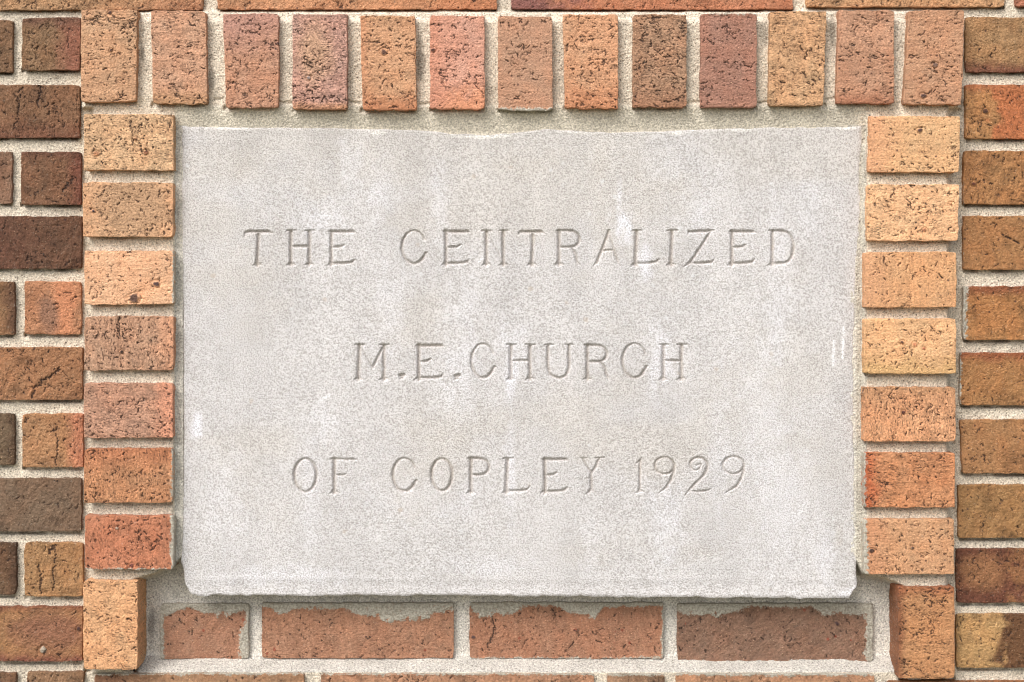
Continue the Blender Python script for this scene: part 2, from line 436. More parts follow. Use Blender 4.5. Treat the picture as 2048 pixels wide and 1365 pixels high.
sol(720, 31, 831, 222, (190, 140, 98), bl=(4, 0), br=(3, 0), patches=[('L', 0.08, (196, 132, 94), 0.1), ('B', 0.12, (176, 112, 76), 0.06)], spots=[(766, 104, 6, (82, 56, 52))])
sol(859, 31, 970, 220, (196, 140, 116), patches=[('B', 0.2, (214, 142, 102), 0.08), ('L', 0.3, (196, 132, 104), 0.2)], spots=[(865, 100, 6, (52, 34, 34))], chip=3)
sol(995, 32, 1106, 222, (172, 128, 98), chip=3, smear=[('B', 5)])
sol(1125, 29, 1237, 219, (196, 142, 100), bl=(4, 0), patches=[('B', 0.2, (186, 122, 84), 0.1)])
sol(1265, 29, 1374, 217, (164, 124, 92), patches=[('B', 0.12, (168, 116, 86), 0.1)])
sol(1400, 27, 1514, 217, (146, 100, 84), label="plum brown upright brick, darkest of the border's top row", smear=[('T', 2)])
sol(1539, 22, 1654, 213, (198, 152, 104), bl=(-3, 0), br=(-7, 0))
sol(1677, 20, 1789, 209, (176, 128, 96), bl=(-6, 0), patches=[('B', 0.1, (158, 100, 72), 0.06)])
sol(1817, 20, 1930, 211, (178, 130, 94), bl=(-11, -1), br=(-6, 1), spots=[(1856, 192, 6, (62, 46, 50)), (1875, 130, 5, (110, 86, 76))])
# left column
hed(167, 228, 348, 342, (220, 176, 126), label="pale cream yellow header brick at the top of the border's left column", spots=[(270, 278, 5, (168, 110, 74)), (193, 308, 6, (190, 128, 88)), (292, 305, 5, (170, 108, 78))])
hed(165, 364, 347, 475, (214, 162, 114), patches=[('C', 0, (174, 138, 106), 0.25, (0.52, 0.42, 0.42, 0.9))], spots=[(187, 422, 5, (48, 46, 66))])
hed(168, 501, 348, 610, (222, 168, 122), spots=[(312, 569, 8, (44, 34, 50)), (270, 597, 11, (66, 46, 46))], label="peach header brick with two dark iron lumps", smear=[('R', 3)])
hed(168, 632, 348, 742, (182, 140, 108), patches=[('R', 0.14, (206, 146, 110))], spots=[(243, 704, 4, (40, 30, 34))])
hed(167, 766, 347, 877, (190, 140, 110), patches=[('R', 0.16, (224, 152, 118), 0.05)])
hed(167, 897, 346, 1007, (186, 128, 82), patches=[('T', 0.25, (188, 118, 80), 0.2)], smear=[('R', 3)])
hed(169, 1031, 348, 1140, (178, 106, 70), smear=[('R', 7), ('B', 2)], spots=[(234, 1057, 4, (170, 150, 130)), (262, 1132, 5, (96, 50, 50))], label="rust red header brick low in the border's left column")
sol(166, 1161, 276, 1340, (220, 163, 108), chip=1, label="light orange upright brick at the foot of the border's left column")
# right column
hed(1739, 232, 1921, 346, (212, 166, 112), bl=(-4, 0), br=(-3, 0), patches=[('L', 0.22, (210, 150, 110), 0.15)], spots=[(1840, 261, 6, (74, 48, 56))])
hed(1733, 368, 1919, 483, (230, 178, 124), br=(-2, 0), label="palest peach header brick in the border's right column", spots=[(1902, 407, 4, (196, 120, 84)), (1850, 460, 4, (176, 112, 80))])
hed(1728, 503, 1914, 616, (206, 152, 98), patches=[('L', 0.2, (206, 152, 112), 0.15)])
hed(1728, 637, 1913, 749, (222, 170, 114), patches=[('B', 0.25, (190, 150, 98), 0.15)], spots=[(1804, 685, 5, (70, 38, 44)), (1829, 689, 5, (206, 132, 92)), (1848, 697, 4, (180, 90, 66))])
hed(1726, 774, 1912, 884, (220, 156, 104), patches=[('T', 0.2, (192, 142, 102), 0.12)], spots=[(1807, 825, 4, (80, 40, 46))])
hed(1727, 905, 1911, 1016, (196, 128, 76), patches=[('L', 0.12, (188, 88, 48), 0.08)], smear=[('L', 4)], label="orange red header brick in the border's right column")
hed(1727, 1038, 1909, 1150, (190, 140, 94), patches=[('L', 0.15, (196, 132, 94), 0.15)], smear=[('L', 8)], spots=[(1744, 1102, 5, (60, 44, 44)), (1825, 1097, 4, (56, 40, 38))])
sol(1796, 1174, 1910, 1359, (178, 124, 72), patches=[('L', 0.10, (128, 78, 54), 0.06), ('T', 0.06, (150, 86, 56), 0.06)], chip=1)

# ------------------------------------------------------------------ the wall's bricks
def wb_(*a, **k): return brick(WALL, *a[:4], a[4], k.pop('depth', Y_WALL), 'rough', **k)
# course above the border
wb_(-10, -95, 407, 21, (184, 138, 100), patches=[('R', 0.3, (172, 118, 84), 0.2)])
wb_(434, -95, 995, 20, (192, 134, 96), patches=[('R', 0.2, (184, 116, 76), 0.15)])
wb_(1022, -95, 1587, 20, (186, 118, 84), patches=[('L', 0.22, (126, 84, 82), 0.08)])
wb_(1611, -95, 2010, 15, (196, 144, 102)); wb_(2031, -95, 2440, 14, (176, 108, 80))
# left side
wb_(-355, 40, 26, 146, (118, 86, 62))
wb_(43, 35, 161, 142, (124, 92, 66), patches=[('R', 0.32, (134, 84, 66), 0.14), ('T', 0.12, (94, 62, 50), 0.1)])
wb_(-155, 169, 160, 277, (122, 86, 62), patches=[('B', 0.2, (112, 70, 52), 0.2)], extra=[((45, 175), (30, 260)), ((80, 172), (78, 215))])
wb_(-355, 303, 25, 409, (126, 92, 72))
wb_(41, 303, 163, 411, (116, 80, 58), patches=[('R', 0.16, (108, 62, 48), 0.1), ('T', 0.1, (92, 58, 46), 0.08)], extra=[((128, 385), (150, 355))])
wb_(-155, 432, 164, 539, (98, 67, 50), patches=[('L', 0.55, (108, 68, 52), 0.2)], label="darkest chocolate brown brick left of the border")
wb_(-355, 563, 30, 671, (126, 90, 62), patches=[('R', 0.04, (84, 58, 42), 0.02)])
wb_(48, 562, 163, 670, (164, 112, 80), patches=[('C', 0, (186, 122, 84), 0.2, (0.68, 0.5, 0.22, 0.8)), ('C', 0, (128, 94, 74), 0.2, (0.42, 0.62, 0.2, 0.35))])
wb_(-155, 694, 166, 801, (148, 102, 70), extra=[((60, 795), (78, 768)), ((78, 768), (120, 740))])
wb_(-355, 826, 30, 931, (106, 84, 64), patches=[('R', 0.03, (70, 50, 34), 0.02)])
wb_(44, 827, 167, 936, (160, 114, 78), patches=[('R', 0.2, (174, 110, 80), 0.1)], extra=[((113, 850), (112, 930))])
wb_(-155, 956, 164, 1064, (110, 86, 68), label="greyish brown brick left of the border")
wb_(-355, 1085, 33, 1191, (100, 72, 52), patches=[('R', 0.03, (66, 46, 32), 0.02)])
wb_(48, 1085, 167, 1194, (152, 110, 72), extra=[((78, 1130), (80, 1185)), ((112, 1090), (105, 1180)), ((104, 1090), (98, 1108))])
wb_(-155, 1213, 166, 1324, (152, 108, 70), patches=[('T', 0.07, (112, 62, 44), 0.06), ('B', 0.12, (104, 54, 48), 0.1), ('C', 0, (126, 84, 64), 0.3, (0.8, 0.45, 0.3, 0.35))], spots=[(85, 1301, 8, (168, 156, 140)), (158, 1257, 5, (60, 40, 44))])
# right side
wb_(1930, 34, 2310, 146, (166, 122, 82), patches=[('B', 0.17, (112, 62, 48), 0.07)])
wb_(1930, 169, 2120, 279, (180, 126, 78), patches=[('R', 0.68, (182, 102, 58), 0.05), ('T', 0.1, (180, 104, 64), 0.07)], spots=[(1972, 223, 6, (74, 48, 44))])
wb_(1926, 301, 2310, 410, (172, 118, 72), spots=[(1947, 367, 6, (92, 48, 46))])
wb_(1926, 431, 2120, 541, (166, 114, 70), extra=[((2005, 470), (2035, 485))])
wb_(1926, 572, 2310, 681, (172, 116, 68), patches=[('T', 0.14, (132, 72, 46), 0.08)], smear=[('L', 8)])
wb_(1919, 705, 2120, 812, (168, 116, 70), patches=[('T', 0.13, (150, 80, 50), 0.08)], smear=[('L', 3)])
wb_(1919, 838, 2310, 948, (166, 116, 74), bl=(6, 0))
wb_(1916, 969, 2120, 1077, (158, 114, 70))
wb_(1912, 1097, 2310, 1207, (112, 66, 48), patches=[('C', 0, (158, 110, 70), 0.25, (0.13, 0.42, 0.13, 0.35)), ('R', 0.7, (150, 102, 62), 0.03)], label="dark oxblood brick with a tan middle right of the border")
wb_(1912, 1228, 2120, 1337, (182, 138, 88), patches=[('R', 0.54, (74, 38, 24), 0.03)], label="tan brick with a blackened right end right of the border")
# recessed course under the stone
LOW = dict(depth=Y_LOW)
wb_(319, 1207, 498, 1319, (172, 122, 94), smear=[('T', 0, [(319, 30), (350, 19), (380, 10), (420, 22), (450, 26), (498, 12)]), ('R', 0, [(1207, 6), (1240, 8), (1270, 18), (1319, 16)]), ('L', 9)], **LOW)
wb_(523, 1206, 908, 1318, (174, 122, 92), smear=[('T', 0, [(523, 8), (560, 22), (590, 12), (690, 12), (730, 28), (800, 36), (850, 30), (870, 20), (908, 14)])], **LOW)
wb_(938, 1205, 1327, 1318, (174, 120, 90), smear=[('T', 0, [(938, 12), (965, 28), (1010, 22), (1060, 8), (1110, 8), (1150, 22), (1190, 30), (1210, 10), (1327, 8)]), ('R', 3), ('B', 2)],
    extra=[((992, 1240), (978, 1300))], spots=[(947, 1275, 5, (74, 60, 64))], **LOW)
wb_(1354, 1207, 1747, 1325, (144, 106, 84), smear=[('T', 0, [(1354, 18), (1400, 26), (1460, 20), (1500, 8), (1620, 8), (1650, 24), (1700, 22), (1747, 22)]), ('R', 14)],
    spots=[(1674, 1248, 7, (66, 50, 56))], label="muted brown recessed brick under the stone's right end", **LOW)
# course below
wb_(-345, 1345, 33, 1455, (112, 80, 58)); wb_(53, 1344, 168, 1455, (132, 98, 72))
wb_(188, 1347, 609, 1455, (170, 126, 94), smear=[('T', 3)], patches=[('L', 0.2, (130, 92, 68), 0.1)])
wb_(641, 1347, 1189, 1455, (178, 128, 98), smear=[('T', 3)]); wb_(1214, 1348, 1330, 1455, (166, 126, 98), smear=[('T', 3)])
wb_(1351, 1347, 1750, 1455, (180, 130, 98), smear=[('T', 5)]); wb_(1772, 1362, 2110, 1455, (150, 98, 62))

# ------------------------------------------------------------------ the rest of the wall, outside the photograph
def filler():
    vs, fs, cs = [], [], []
    rng = random.Random(5)
    def add(x0, y0, x1, y1):
        d = Y_WALL + rng.uniform(-0.001, 0.001)
        a = unproject(np.array([x0, x1, x1, x0]), np.array([y1, y1, y0, y0]), np.full(4, d))
        bq = a.copy(); bq[:, 1] = 0.045
        k = sum(len(v) for v in vs)
        vs.append(np.concatenate([a, bq]))
        fs.extend([[k, k + 1, k + 2, k + 3]] + [[k + i, k + 4 + i, k + 4 + (i + 1) % 4, k + (i + 1) % 4] for i in range(4)])
        c = lin(rng.choice([(122, 86, 62), (150, 104, 70), (110, 84, 66), (172, 118, 74), (186, 128, 90), (160, 112, 76), (112, 66, 48)]))
        cs.append(np.tile(c, (8, 1)))
    PITCH = 400
    for r in range(-16, 28):
        ya = 37 + 131.0 * r; yb = ya + 108
        off = 0 if r % 2 == 0 else 200
        inside = -1 <= r <= 10
        for k in range(-7, 12):
            xa = 43 - PITCH + off + k * PITCH; xb = xa + 382
            if inside:
                lim_l = -375 if (r in (-1, 10) or off == 0) else -175
                lim_r = 2460 if r == -1 else (2330 if off == 0 else 2140)
                if r == -1: lim_l = -30
                if xb > lim_l and xa < lim_r:
                    if xa < lim_l - 60 and xb <= lim_l + 400: xb = lim_l
                    elif xb > lim_r + 60 and xa >= lim_r - 400: xa = lim_r
                    else: continue
            zz = unproject(0, yb, Y_WALL)[2]
            if zz < GROUND_Z: continue
            add(xa, ya, xb, yb)
    V = np.concatenate(vs); Cc = np.concatenate(cs)
    o = mesh_obj("brick_course", V, fs, M_BRICK, WALL, dict(Col=Cc, pit=np.zeros(len(V)), smear=np.zeros(len(V)), tear=V, tearing=np.zeros(len(V)), grit=np.full(len(V), 0.2), chips=np.zeros(len(V))), smooth=False)
    o["kind"] = "stuff"
filler()

# ------------------------------------------------------------------ mortar: one pressed surface, split between wall and border
def mortar():
    step = 2.4
    ax = np.arange(-60, 2108 + step, step); ay = np.arange(-60, 1425 + step, step)
    X, Y = np.meshgrid(ax, ay)
    nx = 4.0 * fbm(X / 40.0, Y / 40.0, 901, 3); ny = 4.0 * fbm(X / 40.0, Y / 40.0, 905, 3)
    x = X + nx * 0.6; y = Y + ny * 0.6
    D = np.full(X.shape, 0.0200)
    frame = (X > 164) & (X < 1922) & (Y > 22) & (Y < 1345)
    d = np.full(X.shape, 0.0092)
    outer = (x < 186) | (x > 1896)
    d = np.where((Y > 216) & outer, 0.0195, d)
    d = np.where((Y < 40), 0.0145, d)
    d = np.where((y > 212) & (y < 288) & (X > 350) & (X < 1735), 0.0085 + 0.0042 * np.clip((y - 214) / 38.0, 0, 1.35), d)
    strip = ((X > 350) & (X < 372) & (y > 252)) | ((X < 1726) & (X > 1695) & (y > 252))
    d = np.where(strip, 0.0130, d)
    d = np.where((X > 371) & (X < 1696) & (Y > 292) & (Y < 1180), 0.032, d)
    # the recess under the stone and its sloping ledge
    rl = np.interp(Y, [1100, 1128, 1139, 1150, 1163, 1345], [380, 354, 330, 312, 268, 268])
    rr = np.interp(Y, [1100, 1150, 1160, 1176, 1345], [1700, 1722, 1772, 1806, 1806])
    rec = (X + nx * 0.5 > rl) & (X + nx * 0.5 < rr) & (Y > 1120)
    led = 0.0425 - 0.0265 * sstep(1304, 1356, y)
    d = np.where(rec, led, d)
    D = np.where(frame, d, D)
    for _ in range(2):                                        # soften
        K = D.copy(); K[1:-1, 1:-1] = (D[:-2, 1:-1] + D[2:, 1:-1] + D[1:-1, :-2] + D[1:-1, 2:] + 2 * D[1:-1, 1:-1]) / 6; D = K
    rough = np.where(rec | ((Y > 212) & (Y < 270) & (X > 352) & (X < 1730)), 0.55, 1.0)
    D = D - MM * rough * (0.8 * fbm(X / 24.0, Y / 24.0, 911, 3) + 0.35 * fbm(X / 6.0, Y / 6.0, 915, 2))
    # hairline gap where the pointing has shrunk from the border's top bricks
    for (xa, ya, xb, yb) in ((430, 200, 445, 199), (558, 205, 584, 207), (695, 204, 720, 206), (835, 212, 860, 206), (1374, 206, 1400, 204), (1514, 207, 1538, 203), (1650, 200, 1672, 196), (1736, 214, 1742, 226)):
        t = np.clip(((X - xa) * (xb - xa) + (Y - ya) * (yb - ya)) / ((xb - xa) ** 2 + (yb - ya) ** 2), 0, 1)
        q = np.hypot(X - xa - t * (xb - xa), Y - ya - t * (yb - ya) + 2.5 * fbm(X / 9.0, Y / 30.0, 77, 2))
        D = D + 0.0022 * np.clip(1 - q / 3.2, 0, 1)
    # joints weathered back under the bricks' lower edges
    for (x0, y0, x1, y1) in RECTS:
        i0, i1 = np.searchsorted(ax, [x0 + 2, x1 - 2]); j0, j1 = np.searchsorted(ay, [y1 - 12, y1 + 9])
        if i1 <= i0 or j1 <= j0: continue
        fr_ = x0 > 150 and x1 < 1940 and y1 < 1200 and y1 > 150
        q = np.abs(Y[j0:j1, i0:i1] - y1 + 1.0)
        nz_ = np.clip(0.55 + 0.9 * fbm(X[j0:j1, i0:i1] / 26.0, Y[j0:j1, i0:i1] / 60.0, 951, 3), 0, 1)
        D[j0:j1, i0:i1] += (0.004 if fr_ else 0.0015 if (300 < x0 < 1760 and 1300 < y1 < 1330) else 0.009) * nz_ * (1 - sstep(2.0, 7.0, q))
    P = unproject(X, Y, D)
    # colours
    C = np.ones(X.shape + (3,)) * lin((222, 209, 188)); sand = np.ones(X.shape)
    def put(mask, c, s=1.0):
        C[mask] = lin(c); sand[mask] = s
    put((Y > 210) & (Y < 275) & (X > 350) & (X < 1735), (220, 210, 191), 0.4)
    put(strip & frame & (Y < 1140), (212, 206, 193), 0.5)
    put(rec & frame, (222, 216, 205), 0.7)
    put(rec & frame & (Y > 1312), (196, 190, 180), 0.8)  # ledge mortar darkened in the colour to offset light from above
    put((X > 1712) & (X < 1735) & (Y > 250) & (Y < 1150), (196, 189, 174), 0.9)
    C = C * (1 + 0.07 * fbm(X / 60.0, Y / 60.0, 921, 3))[..., None]
    # darker patches in a few joints of the top row and by the left foot
    for (sx, sy, a, b_) in ((1527, 70, 12, 45), (1665, 60, 9, 40), (842, 120, 12, 60), (424, 160, 8, 30), (285, 105, 5, 22), (303, 1245, 10, 50)):
        q = np.clip(1 - np.hypot((X - sx) / a, (Y - sy) / b_) + 0.4 * fbm(X / 12.0, Y / 12.0, 931, 3), 0, 1)
        C = C * (1 - 0.45 * sstep(0, 0.6, q))[..., None]
    nr, nc = X.shape
    F = grid_faces(nr, nc)
    cx = (X[:-1, :-1] + step / 2).ravel(); cy = (Y[:-1, :-1] + step / 2).ravel()
    keep = np.ones(len(F), bool)
    for (x0, y0, x1, y1) in RECTS + [(368, 272, 1702, 1188)]:
        keep &= ~((cx > x0 + 9) & (cx < x1 - 9) & (cy > y0 + 9) & (cy < y1 - 9))
    infr = ((cx > 166) & (cx < 1918) & (cy > 26) & (cy < 1200)) | ((cx > 166) & (cx < 300) & (cy <= 1342) & (cy >= 1200)) | ((cx > 1776) & (cx < 1912) & (cy <= 1360) & (cy >= 1200))
    infr &= ~((cx > 300) & (cx < 1776) & (cy > 1196))
    dx = np.gradient(P, axis=1); dz = np.gradient(P, axis=0)
    NN = np.cross(dz, dx); NN /= np.linalg.norm(NN, axis=-1, keepdims=True)
    NN = np.where(NN[..., 1:2] > 0, -NN, NN).reshape(-1, 3)
    V3 = P.reshape(-1, 3); Cc = C.reshape(-1, 3); sd_ = sand.ravel()
    for par, mk in ((WALL, keep & ~infr), (FRAME, keep & infr)):
        f = F[mk]; u, inv = np.unique(f, return_inverse=True); f = inv.reshape(-1, 4)
        v = V3[u]; c = Cc[u]; s_ = sd_[u]; nn = NN[u]
        if par is WALL:                                       # plain sheets carry the joints on beyond the photograph
            ex = []
            for (xa, ya, xb, yb) in ((-3200, -2300, ax[0], 3600), (ax[-1], -2300, 5200, 3600), (ax[0], -2300, ax[-1], ay[0]), (ax[0], ay[-1], ax[-1], 3600)):
                ex.append(unproject(np.array([xa, xa, xb, xb]), np.array([ya, yb, yb, ya]), np.full(4, 0.0200)))
            k = len(v); ex = np.concatenate(ex)
            v = np.concatenate([v, ex]); f = np.concatenate([f, k + np.arange(16).reshape(4, 4)])
            c = np.concatenate([c, np.tile(lin((222, 209, 188)), (16, 1))]); s_ = np.concatenate([s_, np.ones(16)])
            nn = np.concatenate([nn, np.tile([[0, -1.0, 0]], (16, 1))])
        mesh_obj("mortar", v, f, M_MORTAR, par, dict(Col=c, sand=s_), normals=nn)
mortar()

# ------------------------------------------------------------------ the carved stone
def ell(cx, cy, rx, ry, a0, a1, w0=5.0, w1=5.0, n=22):
    """arc, degrees, 0 = right, 90 = up; half-widths go from w0 to w1, widest on the sides"""
    out = []
    for k in range(n + 1):
        t = k / n; a = math.radians(a0 + (a1 - a0) * t)
        wv = w0 + (w1 - w0) * t + 1.6 * abs(math.cos(a))
        out.append((cx + rx * math.cos(a), cy - ry * math.sin(a), wv))
    return out

def stem(x, y0, y1, xb=None, w=6.3, flare=True, top=True):
    xb = x if xb is None else xb
    s = [[(x, y0 + 4, w + 1), (x, y0 + 12, w), (xb, y1 - 10, w), (xb, y1 - 1, w + 1.2)]]
    if flare: s.append([(xb - 10, y1 + 1, 1.5), (xb - 3, y1 - 3, 5.5), (xb + 4, y1 - 3, 5), (xb + 10, y1, 1.5)])
    if top: s.append([(x - 8, y0 + 2, 3.5), (x + 10, y0 + 2, 3.5)])
    return s

def bar(x0, x1, y, w=5.5): return [[(x0, y, w), (x1, y, w)]]

def E_(x, xr, xm, y0, y1):
    ym = (y0 + y1) / 2 - 2; 
    return stem(x, y0, y1, top=False) + [[(x - 4, y0 + 4, 4), (x + 3, y0 + 4, 5.5), (xr - 4, y0 + 4, 5.5), (xr, y0 + 5, 3.5)],
        [(x, ym + 2, 4.5), (xm - 8, ym + 1, 4.8), (xm, ym - 3, 3.5)],
        [(x, y1 - 4, 4.5), (xr - 20, y1 - 4, 5.0), (xr - 6, y1 - 6, 5.2), (xr, y1 - 12, 2.5)]]

def H_(a, b_, y0, y1): return stem(a, y0, y1) + stem(b_, y0, y1) + bar(a, b_, (y0 + y1) / 2 - 2, 4.8)

def C_(cx, cy, rx, ry): return [ell(cx, cy, rx, ry, 28, 322, 2.8, 5.0, 34) , [(cx + rx * 0.79, cy + ry * 0.6, 4.5), (cx + rx * 0.98, cy + ry * 0.36, 5), (cx + rx * 1.12, cy + ry * 0.34, 2.5)]]

def P_(x, y0, y1, xr): return stem(x, y0, y1, top=False) + [[(x - 5, y0 + 3, 4), (x + 12, y0 + 3, 5), (xr - 14, y0 + 4, 5), (xr - 5, y0 + 9, 5), (xr - 1, y0 + 18, 5.6), (xr - 2, y0 + 26, 5.6), (xr - 9, y0 + 34, 5), (xr - 20, y0 + 36, 4.8), (x, y0 + 36, 4.5)]]

def DOT(x, y): return [[(x - 3, y - 1, 6.5), (x + 4, y - 2, 6.5)], [(x - 3, y + 4, 5), (x, y + 3, 5)]]

def nine(cx, cy, rx, ry, xt, yt):
    return [ell(cx, cy, rx, ry, 0, 360, 3.2, 3.2, 36), [(cx + rx, cy, 5), (cx + rx - 1, cy + 12, 5.2), (cx + rx - 5, cy + 26, 5.2), (cx + rx - 15, cy + 42, 4.8), (xt, yt, 1.8)]]

a, b_ = 460, 531; c, d = 688, 760; e, f_ = 915.5, 987
G = [
 ("T", "first word", "first", [[(489, 474, 2.5), (491, 466, 4.5), (497, 464, 5.5), (538, 464, 5.5), (544, 466, 3)]] + stem(517, 466, b_, 515, top=False)),
 ("H", "first word", "second", H_(582, 619, a, b_)),
 ("E", "first word", "third", E_(663, 710, 688, a, b_)),
 ("C", "second word", "first", C_(828, 495, 24, 33)),
 ("E", "second word", "second", E_(892, 939, 921, a, b_)),
 ("N", "second word", "third", stem(973, a, b_) + stem(1007, a, b_) + [[(973, 463, 2.5), (1007, 528, 2.5)]]),
 ("T", "second word", "fourth", [[(1037, 469, 3), (1041, 464, 5), (1083, 464.5, 5.5), (1088, 467, 3)]] + stem(1066, 466, b_, 1064, top=False)),
 ("R", "second word", "fifth", P_(1118, a - 1, b_, 1160) + [[(1144, 497, 4.5), (1151, 508, 5), (1154, 524, 5.2), (1160, 532, 2)]]),
 ("A", "second word", "sixth", [[(1218, 462, 4.5), (1214, 475, 5.4), (1194, 525, 5.6), (1187, 533, 1.8)], [(1218, 464, 2.8), (1233, 518, 4.8), (1240, 532, 2)], [(1203, 502, 4), (1229, 501, 4)]]),
 ("L", "second word", "seventh", stem(1273, a, b_, 1271) + [[(1271, 527, 4), (1300, 527, 5), (1313, 524, 5), (1319, 518, 2.2)], [(1268, 528, 4), (1261, 535, 1.5)]]),
 ("I", "second word", "eighth", stem(1344, a, b_, 1342)),
 ("Z", "second word", "ninth", [[(1375, 470, 2.5), (1378, 464, 4.8), (1420, 463, 5.5), (1429, 461, 2.5)], [(1420, 466, 5), (1381, 525, 5.4), (1367, 535, 1.5)], [(1381, 527, 3.5), (1405, 527, 4.8), (1423, 525, 5), (1429, 519, 2.2)]]),
 ("E", "second word", "tenth", E_(1464, 1509, 1491, a, b_)),
 ("D", "second word", "last", stem(1545, a, b_, top=False) + [[(1538, 462, 4), (1566, 463, 5.5), (1577, 467, 5), (1584, 478, 5), (1587, 494, 5.6), (1585, 510, 5.4), (1579, 522, 5), (1568, 527, 5), (1545, 527, 4.5)]]),
 ("M", "third word", "first", stem(719, c, d, 717) + stem(768, c, d) + [[(718, 691, 2.8), (745, 736, 3.2)], [(768, 692, 4.5), (746, 735, 4.6)]]),
 (".", "third word", "", DOT(804, 753)),
 ("E", "fourth word", "first", E_(838, 887, 862, c, d)),
 (".", "fourth word", "", DOT(914, 754)),
 ("C", "fifth word", "first", C_(966, 722, 23, 34)),
 ("H", "fifth word", "second", H_(1022, 1060, c, d)),
 ("U", "fifth word", "third", [[(1096, 692, 6), (1096, 735, 6), (1099, 746, 5.4), (1107, 754, 4.8), (1118, 757, 4.6), (1129, 754, 4.8), (1136, 745, 5.4), (1138, 733, 6), (1138, 692, 5.4)], [(1090, 690, 3.2), (1107, 690, 3)], [(1131, 690, 3), (1146, 690, 3)]]),
 ("R", "fifth word", "fourth", P_(1175, c, d, 1215) + [[(1200, 725, 4.5), (1210, 735, 5.2), (1213, 750, 5.4), (1218, 760, 2)]]),
 ("C", "fifth word", "fifth", C_(1269, 722, 24, 34)),
 ("H", "fifth word", "last", H_(1327, 1363, c, d)),
 ("O", "sixth word", "first", [ell(611, 951, 22, 33, 0, 360, 4.2, 4.2, 40)]),
 ("F", "sixth word", "last", stem(669, e, f_, top=False) + [[(661, e + 3, 3), (672, e + 3, 4.4), (706, e + 4, 4.4), (715, e + 4, 2)], [(670, 951, 4), (686, 951, 4.2), (694, 947, 2.2)]]),
 ("C", "seventh word", "first", C_(809, 950, 23, 33)),
 ("O", "seventh word", "second", [ell(884, 950, 20.5, 32, 0, 360, 4.2, 4.2, 40)]),
 ("P", "seventh word", "third", P_(942, e - 1, f_, 979)),
 ("L", "seventh word", "fourth", stem(1015, e, f_, 1013) + [[(1014, 982, 4), (1042, 982, 4.6), (1053, 980, 4.6), (1060, 974, 2)]]),
 ("E", "seventh word", "fifth", E_(1090, 1135, 1114, e, f_)),
 ("Y", "seventh word", "last", [[(1160, 917, 2.5), (1172, 917, 3)], [(1166, 919, 4.4), (1174, 934, 4), (1182, 946, 4.6)], [(1191, 917, 3), (1209, 916, 2.5)], [(1198, 919, 4.6), (1191, 936, 4.6), (1182, 946, 5)], [(1182, 946, 5.4), (1183, 978, 5.6), (1179, 983, 5), (1170, 990, 1.5)], [(1183, 980, 4.5), (1192, 987, 1.5)]]),
 ("1", "date", "first", [[(1271, 928, 1.8), (1278, 924, 4.4), (1283, 916, 2.2)], [(1280, 922, 5), (1280, 978, 5), (1278, 983, 4.4), (1270, 988, 1.5)], [(1280, 980, 4), (1291, 985, 1.5)]]),
 ("9", "date", "second", nine(1329, 932, 19.5, 17, 1317, 988)),
 ("2", "date", "third", [[(1393, 932, 2.4), (1397, 929, 2.8), (1402, 929, 3), (1401, 936, 3), (1393, 941, 3.2), (1385, 940, 3.4), (1380, 932, 3.8), (1381, 924, 4), (1387, 918, 4), (1395, 915.5, 4.2), (1406, 917, 4.6), (1413, 924, 5), (1415, 932, 5.2), (1413, 941, 5.2), (1407, 952, 5), (1389, 970, 4.6), (1377, 983, 4), (1370, 991, 1.6)], [(1380, 983, 2.5), (1400, 983.5, 4), (1417, 981.5, 4), (1424, 976, 1.6)]]),
 ("9", "date", "last", nine(1467, 931, 21, 17.5, 1450, 988)),
]

